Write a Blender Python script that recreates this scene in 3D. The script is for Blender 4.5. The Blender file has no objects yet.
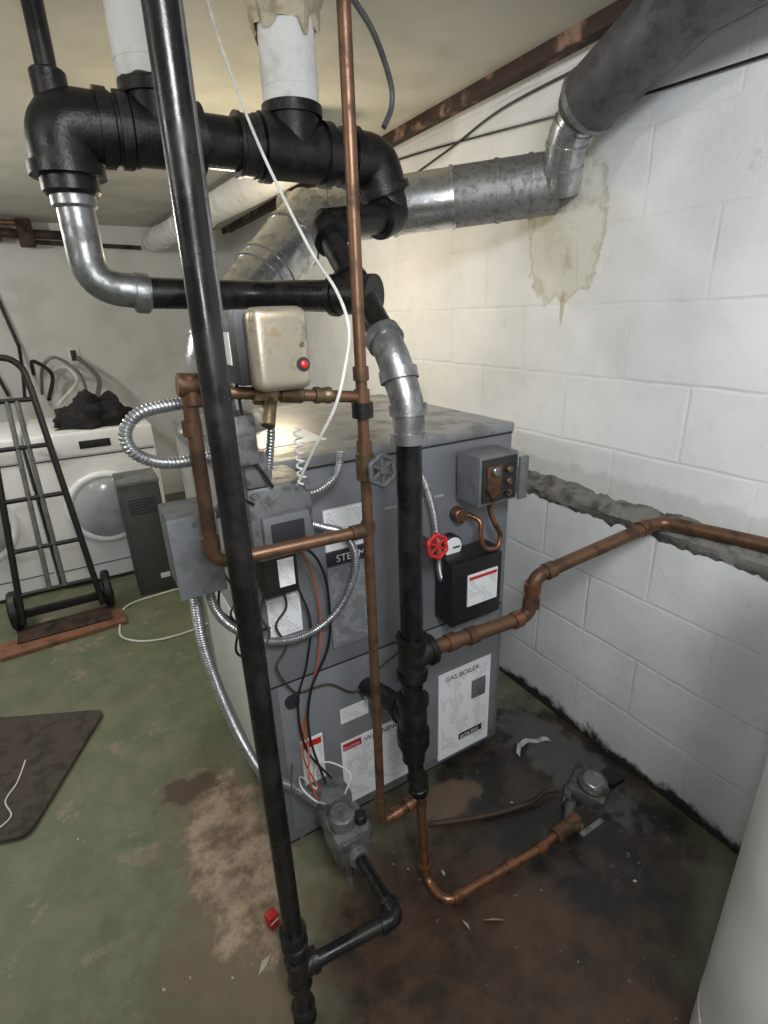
import bpy, bmesh, math, random
from mathutils import Vector, Matrix, noise
random.seed(7)
V=Vector
# ---------------------------------------------------------------- camera
H=1.5; f=525
dn=V((0.032,0.935,0.354)).normalized()
ex=V((0.861,-0.201,0.467)); ex=(ex-dn*ex.dot(dn)).normalized()
up=-dn; ey=up.cross(ex)
cam=bpy.data.objects.new('camera',bpy.data.cameras.new('camera'));bpy.context.collection.objects.link(cam)
cam.matrix_world=Matrix(((ex.x,-ex.y,-ex.z,0),(ey.x,-ey.y,-ey.z,0),(up.x,-up.y,-up.z,H),(0,0,0,1)))
cam.data.lens=f/768*36; cam.data.sensor_width=36; cam.data.sensor_fit='HORIZONTAL'; cam.data.clip_start=.02
bpy.context.scene.camera=cam
bpy.context.scene.view_settings.view_transform='Standard'
bpy.context.scene.view_settings.exposure=.12
# ---------------------------------------------------------------- materials
def newmat(n):
    m=bpy.data.materials.new(n); m.use_nodes=True
    nt=m.node_tree; return m,nt,nt.nodes['Principled BSDF']
def N(nt,t,**k):
    n=nt.nodes.new(t)
    for a,b in k.items(): setattr(n,a,b)
    return n
def mix(nt,fac,a,b):
    m=N(nt,'ShaderNodeMix',data_type='RGBA')
    for s,v in ((0,fac),(6,a),(7,b)):
        if isinstance(v,(int,float)): m.inputs[s].default_value=v
        elif isinstance(v,tuple): m.inputs[s].default_value=v+(1,) if len(v)==3 else v
        else: nt.links.new(v,m.inputs[s])
    return m.outputs[2]
def math_(nt,op,a,b=0.0,clamp=False):
    m=N(nt,'ShaderNodeMath',operation=op); m.use_clamp=clamp
    for s,v in ((0,a),(1,b)):
        if isinstance(v,(int,float)): m.inputs[s].default_value=v
        else: nt.links.new(v,m.inputs[s])
    return m.outputs[0]
def ramp(nt,x,a,b):
    m=N(nt,'ShaderNodeMapRange'); m.interpolation_type='SMOOTHSTEP'
    nt.links.new(x,m.inputs[0]); m.inputs[1].default_value=a; m.inputs[2].default_value=b
    return m.outputs[0]
def pos(nt):
    return N(nt,'ShaderNodeNewGeometry').outputs['Position']
def noi(nt,scale,detail=4,vec=None,rough=.6):
    n=N(nt,'ShaderNodeTexNoise'); n.inputs['Scale'].default_value=scale; n.inputs['Detail'].default_value=detail
    n.inputs['Roughness'].default_value=rough
    nt.links.new(vec if vec is not None else pos(nt),n.inputs['Vector']); return n.outputs[0]
def bump(nt,bs,h,st,dist=.005):
    b=N(nt,'ShaderNodeBump'); b.inputs['Strength'].default_value=st; b.inputs['Distance'].default_value=dist
    nt.links.new(h,b.inputs['Height']); nt.links.new(b.outputs[0],bs.inputs['Normal'])
def blobmask(nt,p,cs,amp=1.2,s=5,soft=.18,lo=0.0):
    """noisy elliptical mask; cs = list of (separate output, centre, radius)"""
    acc=None
    for o,c,r in cs:
        a=math_(nt,'DIVIDE',math_(nt,'SUBTRACT',o,c),r); a=math_(nt,'MULTIPLY',a,a); acc=a if acc is None else math_(nt,'ADD',acc,a)
    d=math_(nt,'SQRT',acc)
    q=math_(nt,'ADD',math_(nt,'SUBTRACT',1.0,d),math_(nt,'MULTIPLY',math_(nt,'SUBTRACT',noi(nt,s,8,p,.7),.5),amp))
    return ramp(nt,q,lo,lo+soft)
def M(n,c1,c2=None,scale=12,lo=.45,hi=.65,rough=.5,metal=0,bst=.15,rough2=None):
    m,nt,bs=newmat(n); c2=c2 or tuple(x*.8 for x in c1)
    x=noi(nt,scale,6); fac=ramp(nt,x,lo,hi)
    nt.links.new(mix(nt,fac,c1,c2),bs.inputs['Base Color'])
    bs.inputs['Metallic'].default_value=metal
    r=N(nt,'ShaderNodeMapRange'); nt.links.new(fac,r.inputs[0]); r.inputs[3].default_value=rough; r.inputs[4].default_value=rough2 if rough2 is not None else min(1,rough+.15)
    nt.links.new(r.outputs[0],bs.inputs['Roughness'])
    if bst: bump(nt,bs,noi(nt,scale*6,3),bst,.002)
    return m
black=M('black_iron',(.007,.007,.008),(.017,.015,.014),14,rough=.25,metal=.2,rough2=.45)
blackfit=M('black_cast_iron',(.008,.008,.009),(.019,.017,.016),30,rough=.35,metal=.2,bst=.4)
gunmetal=M('galvanised_fitting',(.32,.33,.34),(.17,.17,.17),25,rough=.35,metal=.85,bst=.3)
galv=M('galvanised_sheet',(.56,.57,.58),(.36,.37,.38),26,rough=.24,metal=.92,bst=.1)
galvd=M('galvanised_dull',(.3,.3,.3),(.2,.2,.2),60,rough=.45,metal=.75,bst=.6)
duct=M('grey_duct_wrap',(.12,.115,.12),(.07,.07,.075),18,rough=.5,metal=.3,bst=.4)
copper=M('old_copper',(.165,.088,.052),(.075,.045,.03),22,rough=.4,metal=.6,rough2=.6)
copperb=M('bright_copper',(.26,.12,.065),(.10,.052,.032),26,rough=.34,metal=.75,rough2=.55)
brass=M('brass',(.2,.145,.085),(.11,.078,.048),30,rough=.42,metal=.8)
conduit=M('flex_conduit',(.42,.43,.44),(.28,.28,.29),40,rough=.32,metal=.85)
jacket=M('boiler_jacket',(.185,.193,.21),(.16,.167,.182),6,rough=.36,metal=.25,bst=.05)
jacket_low=M('boiler_lower_panel',(.225,.235,.252),(.195,.203,.22),6,rough=.4,metal=.2,bst=.05)
jacket_top=M('boiler_jacket_top',(.26,.27,.28),(.17,.17,.175),10,rough=.35,metal=.3,bst=.05)
jside=M('boiler_side',(.42,.42,.42),(.32,.32,.32),8,rough=.5,metal=.1)
seam=M('dark_seam',(.02,.02,.025),rough=.6)
greybox=M('grey_paint',(.15,.16,.17),(.11,.115,.12),20,rough=.45,metal=.1,bst=.2)
castgrey=M('cast_grey',(.17,.175,.18),(.08,.08,.08),30,rough=.45,metal=.4,bst=.4)
castdark=M('grimy_cast_metal',(.10,.10,.095),(.035,.03,.027),26,rough=.55,metal=.3,bst=.6)
steel=M('steel_cover_warm_reflection',(.47,.42,.33),(.27,.21,.14),36,lo=.46,hi=.68,rough=.3,metal=.7,rough2=.5)  # speckled steel; the warm wall's reflection is painted into the base colour
red=M('red_paint',(.5,.02,.018),(.3,.015,.015),20,rough=.35)
whitep=M('white_enamel',(.8,.81,.83),(.73,.74,.76),4,rough=.3,bst=0)
insul=M('pipe_insulation',(.74,.74,.73),(.6,.6,.57),14,rough=.9,bst=.8)
foam=M('old_insulation',(.5,.45,.33),(.33,.28,.19),30,rough=.95,bst=1)
white_cord=M('white_cord',(.7,.7,.67),rough=.5,bst=0)
blackp=M('black_plastic',(.01,.01,.011),rough=.4,bst=0)
cloth=M('black_cloth',(.008,.008,.009),(.02,.02,.02),15,rough=.95)
glass=M('washer_glass',(.42,.45,.48),(.3,.32,.35),6,rough=.12,bst=0)
wood=M('stained_board',(.2,.09,.05),(.1,.05,.03),10,rough=.75,bst=.6)
matm=M('brown_mat',(.06,.05,.04),(.04,.033,.028),20,rough=.85,bst=.7)
cement=M('rough_cement',(.19,.185,.175),(.08,.08,.075),18,rough=.95,bst=1)
rust=M('rusty_steel',(.055,.03,.02),(.012,.011,.01),14,rough=.65,metal=.2,bst=.5)
beamm=M('flaking_beam_paint',(.035,.018,.013),(.26,.16,.12),8,lo=.52,hi=.64,rough=.7,bst=.5)
dgray=M('dark_grey_cabinet',(.06,.065,.065),(.045,.05,.05),10,rough=.5,bst=0)
orange=M('orange_wire',(.42,.09,.03),rough=.5,bst=0)
brownw=M('brown_wire',(.06,.035,.027),rough=.5,bst=0)
debris=M('paper_scrap',(.4,.37,.3),rough=.8)
ink=M('label_ink',(.04,.04,.05),rough=.5,bst=0)
inkw=M('label_ink_light',(.7,.71,.72),rough=.5,bst=0)
def label_mat(n,bg,inkc,sx,sz,st=.6):
    m,nt,bs=newmat(n)
    tc=N(nt,'ShaderNodeTexCoord'); sp=N(nt,'ShaderNodeSeparateXYZ'); nt.links.new(tc.outputs['Generated'],sp.inputs[0])
    cb=N(nt,'ShaderNodeCombineXYZ'); nt.links.new(math_(nt,'MULTIPLY',sp.outputs[0],sx),cb.inputs[0]); nt.links.new(math_(nt,'MULTIPLY',sp.outputs[2],sz),cb.inputs[1])
    b=N(nt,'ShaderNodeTexBrick'); nt.links.new(cb.outputs[0],b.inputs[0]); b.inputs['Scale'].default_value=1
    b.inputs['Brick Width'].default_value=1.1; b.inputs['Row Height'].default_value=.5; b.inputs['Mortar Size'].default_value=.15; b.inputs['Mortar Smooth'].default_value=0
    b.inputs['Color1'].default_value=(0,0,0,1); b.inputs['Color2'].default_value=(1,1,1,1); b.inputs['Mortar'].default_value=(0,0,0,1); b.inputs['Bias'].default_value=.1
    g=N(nt,'ShaderNodeTexNoise'); g.inputs['Scale'].default_value=.22; g.inputs['Detail'].default_value=0; nt.links.new(cb.outputs[0],g.inputs['Vector'])
    t=math_(nt,'MULTIPLY',math_(nt,'GREATER_THAN',b.outputs[0],.3),math_(nt,'GREATER_THAN',g.outputs[0],.47))
    for o in (0,2):
        t=math_(nt,'MULTIPLY',t,math_(nt,'LESS_THAN',math_(nt,'ABSOLUTE',math_(nt,'SUBTRACT',sp.outputs[o],.5)),.44))
    nt.links.new(mix(nt,math_(nt,'MULTIPLY',t,st),bg,inkc),bs.inputs['Base Color']); bs.inputs['Roughness'].default_value=.35
    return m
lab_white=label_mat('label_white',(.82,.83,.85),(.16,.16,.18),20,22)
lab_small=label_mat('label_small',(.8,.81,.83),(.16,.16,.18),10,9)
lab_clear=label_mat('label_on_jacket',(.185,.193,.21),(.6,.61,.63),18,34)
# ---------------------------------------------------------------- geometry helpers
coll=bpy.context.collection
def group(n):
    e=bpy.data.objects.new(n,None); e.empty_display_size=.05; coll.objects.link(e); return e
def mobj(n,vs,fs,mat,par=None,smooth=True):
    me=bpy.data.meshes.new(n); me.from_pydata([tuple(v) for v in vs],[],fs); me.update()
    bm=bmesh.new(); bm.from_mesh(me); bmesh.ops.recalc_face_normals(bm,faces=bm.faces); bm.to_mesh(me); bm.free()
    if smooth:
        me.shade_smooth()
    o=bpy.data.objects.new(n,me); me.materials.append(mat); coll.objects.link(o)
    if smooth:
        me.set_sharp_from_angle(angle=math.radians(38))
    if par: o.parent=par
    return o
def text(n,s,loc,size,mat,par,sx=1):
    c=bpy.data.curves.new(n,'FONT'); c.body=s; c.size=size; c.extrude=.0003
    o=bpy.data.objects.new(n,c); coll.objects.link(o)
    o.matrix_world=Matrix.Translation(loc)@Matrix.Rotation(math.pi/2,4,'X')@Matrix.Diagonal((sx,1,1,1))
    bpy.context.view_layer.update()
    me=bpy.data.meshes.new_from_object(o.evaluated_get(bpy.context.evaluated_depsgraph_get())); mw=o.matrix_world.copy()
    bpy.data.objects.remove(o); me.transform(mw); me.materials.clear(); me.materials.append(mat)
    o=bpy.data.objects.new(n,me); coll.objects.link(o); o.parent=par
def sweepdata(pts,r,n=18,closed=False,cap=True):
    pts=[V(p) for p in pts]; L=len(pts)
    rs=r if isinstance(r,(list,tuple)) else [r]*L
    T=[]
    for i in range(L):
        if closed: t=pts[(i+1)%L]-pts[i-1]
        else: t=pts[min(i+1,L-1)]-pts[max(i-1,0)]
        if t.length<1e-9: t=T[-1] if T else V((0,0,1))
        T.append(t.normalized())
    a=V((0,0,1)) if abs(T[0].z)<.9 else V((1,0,0))
    nrm=(a-T[0]*a.dot(T[0])).normalized()
    vs=[];fs=[]
    for i in range(L):
        nrm=(nrm-T[i]*nrm.dot(T[i])); nrm.normalize(); b=T[i].cross(nrm)
        for k in range(n):
            an=2*math.pi*k/n; vs.append(pts[i]+(nrm*math.cos(an)+b*math.sin(an))*rs[i])
    R=L if closed else L-1
    for i in range(R):
        j=(i+1)%L
        for k in range(n):
            fs.append((i*n+k,i*n+(k+1)%n,j*n+(k+1)%n,j*n+k))
    if cap and not closed:
        fs.append(tuple(range(n))[::-1]); fs.append(tuple((L-1)*n+k for k in range(n)))
    return vs,fs
def fillet(pts,rad,seg=7):
    pts=[V(p) for p in pts]; out=[pts[0]]
    for i in range(1,len(pts)-1):
        a,b,c=pts[i-1],pts[i],pts[i+1]
        r=min(rad,(a-b).length*.49,(c-b).length*.49)
        p=b+(a-b).normalized()*r; q=b+(c-b).normalized()*r
        for k in range(seg+1):
            t=k/seg; out.append(p*(1-t)**2+b*2*t*(1-t)+q*t*t)
    out.append(pts[-1]); return out
def spline(pts,n=10):
    pts=[V(p) for p in pts]; P=[pts[0]*2-pts[1]]+pts+[pts[-1]*2-pts[-2]]; out=[]
    for i in range(1,len(P)-2):
        a,b,c,d=P[i-1:i+3]
        for k in range(n):
            t=k/n
            out.append(.5*((2*b)+(c-a)*t+(2*a-5*b+4*c-d)*t*t+(-a+3*b-3*c+d)*t**3))
    out.append(pts[-1]); return out
def pipe(n,pts,r,mat,par,bend=0.0,seg=20):
    p=fillet(pts,bend) if bend else [V(x) for x in pts]
    vs,fs=sweepdata(p,r,seg); return mobj(n,vs,fs,mat,par)
def wire(n,pts,r,mat,par,sp=10,seg=8):
    vs,fs=sweepdata(spline(pts,sp),r,seg); return mobj(n,vs,fs,mat,par)
def flex(n,pts,r,mat,par):
    s=spline(pts,40)
    out=[s[0]]; step=.0022; acc=0
    for a,b in zip(s,s[1:]):
        d=(b-a).length
        while acc+d>=step:
            tt=(step-acc)/d; a=a+(b-a)*tt; d=(b-a).length; out.append(a.copy()); acc=0
            if d<1e-7: break
        acc+=d
    rs=[r*(1.05,1.05,.86)[i%3] for i in range(len(out))]
    vs,fs=sweepdata(out,rs,12); return mobj(n,vs,fs,mat,par)
def cyl(n,a,b,r,mat,par,seg=24,bev=.12):
    a=V(a);b=V(b);d=(b-a);L=d.length;d.normalize();e=min(r*bev,L*.3)
    vs,fs=sweepdata([a,a+d*1e-5,a+d*e,b-d*e,b-d*1e-5,b],[r-e,r-e,r,r,r-e,r-e],seg); return mobj(n,vs,fs,mat,par)
def lathe(n,o,d,prof,mat,par,seg=28):
    o=V(o);d=V(d).normalized()
    vs,fs=sweepdata([o+d*(h+i*1e-6) for i,(h,r) in enumerate(prof)],[r for h,r in prof],seg)
    return mobj(n,vs,fs,mat,par)
def box(n,a,b,mat,par=None,bev=.004,rot=None,seg=2):
    a=V(a);b=V(b);c=(a+b)/2;s=b-a
    bm=bmesh.new(); bmesh.ops.create_cube(bm,size=1)
    for v in bm.verts: v.co=V((v.co.x*s.x,v.co.y*s.y,v.co.z*s.z))
    if bev: bmesh.ops.bevel(bm,geom=bm.edges[:],offset=bev,segments=seg,affect='EDGES',profile=.6)
    Mx=Matrix.Translation(c)@(rot.to_4x4() if rot else Matrix())
    for v in bm.verts: v.co=Mx@v.co
    me=bpy.data.meshes.new(n); bm.to_mesh(me); bm.free(); me.materials.append(mat)
    me.shade_smooth(); me.set_sharp_from_angle(angle=math.radians(30))
    o=bpy.data.objects.new(n,me); coll.objects.link(o)
    if par:o.parent=par
    return o
def collar(n,c,d,r,mat,par,L=.03,k=1.3):
    c=V(c);d=V(d).normalized()
    prof=[(-L/2,r*.9),(-L/2,r*k),(-L/2+.008,r*k),(-L/2+.011,r*(k*.5+.56)),(L/2-.011,r*(k*.5+.56)),(L/2-.008,r*k),(L/2,r*k),(L/2,r*.9)]
    if L<.03: prof=[(-L/2,r*.9),(-L/2,r*k),(L/2,r*k),(L/2,r*.9)]
    return lathe(n,c,d,prof,mat,par)
def elbow(n,c,d1,d2,r,s,mat,par,k=1.22):
    c=V(c);d1=V(d1).normalized();d2=V(d2).normalized()
    p=[c+d1*s]+fillet([c+d1*s*.85,c,c+d2*s*.85],s*.8,8)+[c+d2*s]
    vs,fs=sweepdata(p,r*k,22); o=mobj(n,vs,fs,mat,par)
    for i,d in enumerate((d1,d2)): lathe(n+'_bead%d'%i,c+d*s*.8,d,[(0,r),(0,r*k*1.13),(s*.25,r*k*1.13),(s*.25,r*.9)],mat,par)
    return o
def tee(n,c,dm,db,r,s,mat,par,k=1.22):
    c=V(c);dm=V(dm).normalized();db=V(db).normalized()
    cyl(n,c-dm*s,c+dm*s,r*k,mat,par)
    cyl(n+'_branch',c,c+db*s,r*k,mat,par)
    for i,d in enumerate((dm,-dm,db)): lathe(n+'_bead%d'%i,c+d*s*.78,d,[(0,r),(0,r*k*1.13),(s*.26,r*k*1.13),(s*.26,r*.9)],mat,par)
def ringpath(c,ax,R,n=40,lobes=0,amp=0):
    ax=V(ax).normalized(); a=V((0,0,1)) if abs(ax.z)<.9 else V((1,0,0)); u=(a-ax*a.dot(ax)).normalized(); w=ax.cross(u)
    return [V(c)+(u*math.cos(t)+w*math.sin(t))*(R*(1+amp*math.cos(lobes*t))) for t in [2*math.pi*i/n for i in range(n)]]
def handwheel(n,c,ax,R,mat,par,lobes=6):
    g=ringpath(c,ax,R,72,lobes,.07)
    vs,fs=sweepdata(g,R*.2,10,closed=True); mobj(n+'_rim',vs,fs,mat,par)
    for i,p in enumerate(ringpath(c,ax,R,6)): cyl(n+'_spoke%d'%i,c,p,R*.13,mat,par,10)
    axn=V(ax).normalized(); cyl(n+'_hub',V(c)-axn*R*.3,V(c)+axn*R*.25,R*.32,mat,par)
# ---------------------------------------------------------------- room
m,nt,bs=newmat('worn_painted_concrete'); p=pos(nt)
n1=noi(nt,2.2,8,p,.65); n2=noi(nt,9,8,p,.7); n3=noi(nt,45,4,p)
green=mix(nt,ramp(nt,n2,.35,.7),(.095,.118,.066),(.155,.165,.11))
col=mix(nt,ramp(nt,n1,.50,.68),green,(.165,.15,.10))
col=mix(nt,math_(nt,'MULTIPLY',ramp(nt,noi(nt,5,9,p,.75),.56,.63),.75),col,(.24,.205,.15))
sp=N(nt,'ShaderNodeSeparateXYZ'); nt.links.new(p,sp.inputs[0])
def blob(cx,cy,rx,ry,amp=1.2,s=5,soft=.18,lo=0):
    return blobmask(nt,p,[(sp.outputs[0],cx,rx),(sp.outputs[1],cy,ry)],amp,s,soft,lo)
bare2=blob(.0,.75,.5,.5,2.6,7,.7)
col=mix(nt,math_(nt,'MULTIPLY',bare2,.8),col,(.09,.07,.042))
halo=blob(.12,1.2,.26,.6,2.2,7,.5)
col=mix(nt,math_(nt,'MULTIPLY',halo,.45),col,(.16,.11,.07))
bare=blob(.14,1.22,.14,.38,1.9,8,.25)
col=mix(nt,math_(nt,'MULTIPLY',bare,.95),col,mix(nt,ramp(nt,n2,.38,.62),(.36,.27,.19),(.13,.085,.055)))
edge=blob(.07,1.52,.13,.07,2.2,11,.4)
col=mix(nt,math_(nt,'MULTIPLY',edge,.85),col,(.065,.038,.024))
brown=blob(.66,.6,.62,.62,.9,4,.45)
col=mix(nt,brown,col,mix(nt,ramp(nt,n2,.35,.65),(.062,.036,.021),(.02,.014,.01)))
rb=blob(.75,.62,.28,.2,1.7,7,.9)
col=mix(nt,math_(nt,'MULTIPLY',rb,.45),col,(.09,.048,.026))
wet=blob(1.12,.88,.4,.5,1.0,5,.3)
col=mix(nt,wet,col,mix(nt,ramp(nt,noi(nt,7,6,p),.42,.66),(.013,.013,.012),(.05,.035,.026)))
dry=blob(.80,1.02,.14,.07,2.0,12,.35)
col=mix(nt,math_(nt,'MULTIPLY',dry,.7),col,(.13,.088,.058))
grime=blob(1.24,.95,.12,.35,2.0,14,.3)
col=mix(nt,math_(nt,'MULTIPLY',grime,.45),col,(.12,.125,.125))
col=mix(nt,math_(nt,'MULTIPLY',ramp(nt,n3,.66,.72),.5),col,(.25,.23,.18))
nt.links.new(col,bs.inputs['Base Color'])
rg=math_(nt,'SUBTRACT',.55,math_(nt,'MULTIPLY',math_(nt,'MAXIMUM',wet,brown),.2)); nt.links.new(rg,bs.inputs['Roughness'])
bump(nt,bs,math_(nt,'ADD',n2,math_(nt,'MULTIPLY',n3,.4)),.5,.008); floorm=m
box('floor',(-3.2,-1.2,-.1),(1.6,5.15,0),floorm,bev=0)
# right wall
def wallmat(name):
    m,nt,bs=newmat(name); p=pos(nt); sp=N(nt,'ShaderNodeSeparateXYZ'); nt.links.new(p,sp.inputs[0])
    cb=N(nt,'ShaderNodeCombineXYZ')
    wn=math_(nt,'MULTIPLY',math_(nt,'SUBTRACT',noi(nt,7,3,p),.5),.014)
    nt.links.new(math_(nt,'ADD',sp.outputs[1],.02),cb.inputs[0]); nt.links.new(math_(nt,'ADD',sp.outputs[2],wn),cb.inputs[1])
    b=N(nt,'ShaderNodeTexBrick'); nt.links.new(cb.outputs[0],b.inputs[0]); b.inputs['Scale'].default_value=1; b.inputs['Brick Width'].default_value=.42; b.inputs['Row Height'].default_value=.215
    b.inputs['Mortar Size'].default_value=.008; b.inputs['Mortar Smooth'].default_value=1
    b.inputs['Color1'].default_value=(1,1,1,1); b.inputs['Color2'].default_value=(.98,.98,.98,1); b.inputs['Mortar'].default_value=(.9,.9,.905,1)
    base=mix(nt,ramp(nt,noi(nt,3,6,p),.35,.7),(.79,.805,.83),(.69,.705,.725))
    base=mix(nt,math_(nt,'MULTIPLY',ramp(nt,noi(nt,14,8,p,.7),.5,.75),.35),base,(.6,.61,.62))
    vis=ramp(nt,noi(nt,2.6,4,p),.40,.70)
    mm=N(nt,'ShaderNodeMix',data_type='RGBA',blend_type='MULTIPLY'); nt.links.new(math_(nt,'MULTIPLY',vis,.75),mm.inputs[0]); nt.links.new(base,mm.inputs[6]); nt.links.new(b.outputs[0],mm.inputs[7]); col=mm.outputs[2]
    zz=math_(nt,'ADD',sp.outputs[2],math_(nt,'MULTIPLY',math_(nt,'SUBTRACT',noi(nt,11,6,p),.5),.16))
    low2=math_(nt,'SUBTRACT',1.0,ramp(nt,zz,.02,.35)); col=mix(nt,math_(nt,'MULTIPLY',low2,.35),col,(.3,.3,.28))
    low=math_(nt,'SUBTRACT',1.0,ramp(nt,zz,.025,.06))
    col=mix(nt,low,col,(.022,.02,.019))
    spot=math_(nt,'MULTIPLY',ramp(nt,noi(nt,6,9,p,.75),.63,.72),.45); col=mix(nt,spot,col,(.4,.38,.34))
    Y,Z=sp.outputs[1],sp.outputs[2]
    halo=blobmask(nt,p,[(Y,1.30,.26),(Z,1.76,.34)],1.2,7,.7)
    col=mix(nt,math_(nt,'MULTIPLY',halo,.45),col,(.68,.66,.57))
    st=blobmask(nt,p,[(Y,1.30,.15),(Z,1.73,.22)],1.1,9,.15,-.05)
    col=mix(nt,math_(nt,'MULTIPLY',st,.85),col,mix(nt,ramp(nt,noi(nt,11,7,p,.7),.46,.66),(.68,.67,.6),(.48,.43,.31)))
    rim=math_(nt,'MULTIPLY',math_(nt,'MULTIPLY',st,math_(nt,'SUBTRACT',1.0,st)),4.0)
    col=mix(nt,math_(nt,'MULTIPLY',rim,.45),col,(.4,.35,.25))
    drip=blobmask(nt,p,[(Y,1.285,.010),(Z,1.50,.07)],1.2,25,.5); col=mix(nt,math_(nt,'MULTIPLY',drip,.6),col,(.36,.27,.16))
    le=blobmask(nt,p,[(Z,.95,.05)],1.8,14,.4); col=mix(nt,math_(nt,'MULTIPLY',le,.3),col,(.35,.35,.33))
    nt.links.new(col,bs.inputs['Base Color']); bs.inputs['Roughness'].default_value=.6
    h=math_(nt,'ADD',math_(nt,'MULTIPLY',math_(nt,'MULTIPLY',b.outputs[1],-.75),math_(nt,'ADD',math_(nt,'MULTIPLY',vis,.7),.3)),math_(nt,'ADD',math_(nt,'MULTIPLY',noi(nt,6,5,p),2.2),math_(nt,'MULTIPLY',noi(nt,90,3,p),.35)))
    h=math_(nt,'ADD',h,math_(nt,'MULTIPLY',st,math_(nt,'ADD',math_(nt,'MULTIPLY',noi(nt,30,6,p),1.5),-.9)))
    bump(nt,bs,h,.5,.006); return m
wallm=wallmat('painted_block_wall')
prof=[(1.385,0),(1.385,.89),(1.43,.9),(1.43,2.2),(1.6,2.2),(1.6,0)]
vs=[(x,y,z) for y in (-1.2,5.15) for x,z in prof]; k=len(prof)
fs=[(i,(i+1)%k,k+(i+1)%k,k+i) for i in range(k)]+[tuple(range(k)),tuple(range(k,2*k))]
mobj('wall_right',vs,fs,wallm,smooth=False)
wallb=M('painted_wall',(.62,.62,.6),(.54,.54,.52),3,rough=.7,bst=.3)
box('wall_back',(-3.2,5.0,0),(1.43,5.15,2.2),wallb,bev=0)
box('wall_left',(-3.3,-1.2,0),(-3.2,5.15,2.2),wallb,bev=0)
box('wall_front',(-3.2,-1.3,0),(1.43,-1.2,2.2),wallb,bev=0)
ceilm=M('ceiling_paint',(.56,.55,.5),(.48,.47,.42),3,rough=.85,bst=.3)
box('ceiling',(-3.3,-1.3,2.2),(1.6,5.15,2.3),ceilm,bev=0)
# cement ledge
ny=160; pr=[(1.384,.855),(1.372,.872),(1.368,.892),(1.378,.908),(1.40,.914),(1.425,.92),(1.434,.935),(1.433,.95)]
vs=[];fs=[]
for i in range(ny+1):
    y=.0+1.85*i/ny
    for j,(x,z) in enumerate(pr):
        q=noise.noise(V((y*14,j*.7,0)))*.012+noise.noise(V((y*45,j*1.7,2)))*.005; q2=noise.noise(V((y*22,j*.9,5)))*.014+noise.noise(V((y*60,j*1.9,8)))*.006
        if j in (0,): vs.append((1.386,y,z+q2*2.2))
        elif j==len(pr)-1: vs.append((1.431,y,z+q2*2.4+.006+.05*max(0,noise.noise(V((y*5,0,9))))))
        else: vs.append((x+q*.6,y,z+q2*.7))
kk=len(pr)
for i in range(ny):
    for j in range(kk-1): fs.append((i*kk+j,i*kk+j+1,(i+1)*kk+j+1,(i+1)*kk+j))
mobj('trim_1',vs,fs,cement)
# lumpy plaster closing the old chimney opening (same painted wall surface)
vs=[(1.408,1.29,1.77)];fs=[]; nr=72
for rr,xx in ((.3,1.41),(.55,1.418),(.8,1.4265),(1.0,1.4302)):
    for i in range(nr):
        a=2*math.pi*i/nr; q=1+.2*noise.noise(V((math.cos(a)*1.6,math.sin(a)*1.6,.4)))+.05*noise.noise(V((math.cos(a)*6,math.sin(a)*6,1)))
        vs.append((xx+(.005*noise.noise(V((math.cos(a)*3,math.sin(a)*3,rr*9))) if rr<1 else 0),1.29+.13*rr*q*math.cos(a),1.77+.17*rr*q*math.sin(a)))
for i in range(nr): fs.append((0,1+i,1+(i+1)%nr))
for l in range(3):
    for i in range(nr): fs.append((1+l*nr+i,1+l*nr+(i+1)%nr,1+(l+1)*nr+(i+1)%nr,1+(l+1)*nr+i))
o=mobj('plaster_patch',vs,fs,wallm)
for pp in o.data.polygons: pp.use_smooth=True
g=group('ceiling_steel_beam')
box('web',(1.365,.15,2.172),(1.425,4.9,2.2),beamm,g,.003)
box('flange',(1.35,.15,2.158),(1.372,4.9,2.2),beamm,g,.003)
g=group('wall_cable')
wire('cable',[(1.42,-.4,1.95),(1.42,.4,1.96),(1.421,.73,1.985),(1.421,1.15,2.01),(1.42,1.5,2.05),(1.42,2.3,2.12),(1.42,3.2,2.15)],.0035,blackp,g)
wire('cable_b',[(1.42,1.2,2.13),(1.42,1.6,2.12),(1.42,1.9,2.07),(1.42,2.3,2.02),(1.42,2.8,2.0)],.004,blackp,g)
# ---------------------------------------------------------------- boiler
B=group('steam_boiler'); BX0,BX1,BY0,BY1=.27,1.08,1.115,1.87
box('base_skirt',(BX0+.02,BY0+.03,0),(BX1-.02,BY1-.02,.08),seam,B)
box('jacket',(BX0,BY0,.045),(BX1,BY1,1.175),jacket,B,.008)
box('top_panel',(BX0-.003,BY0-.004,1.168),(BX1+.003,BY1,1.195),jacket_top,B,.006)
box('front_trim_seam',(BX0+.002,BY0-.0015,1.163),(BX1-.002,BY0+.01,1.168),seam,B,0)
box('front_panel',(BX0+.03,BY0-.004,.09),(BX1-.02,BY0+.004,.60),jacket_low,B,.003)
box('seam_mid',(BX0+.01,BY0-.0015,.60),(BX1-.01,BY0+.003,.605),seam,B,0)
box('side_panel',(BX0-.004,BY0+.03,.1),(BX0+.004,BY1-.03,1.14),jside,B,.003)
box('side_insulation_board',(BX0-.008,BY0+.1,.22),(BX0+.002,BY1-.1,.72),whitep,B,.003)
cyl('top_knockout',(.93,1.42,1.195),(.93,1.42,1.198),.045,seam,B)
box('top_label',(.36,1.25,1.195),(.55,1.42,1.197),lab_small,B,0)
for x in (BX0+.06,BX1-.06): cyl('foot',(x,BY0+.05,0),(x,BY0+.05,.05),.022,gunmetal,B)
F=BY0-.004
def lab(n,x0,x1,z0,z1,mt): box(n,(x0,F-.003,z0),(x1,F+.004,z1),mt,B,0)
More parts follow.
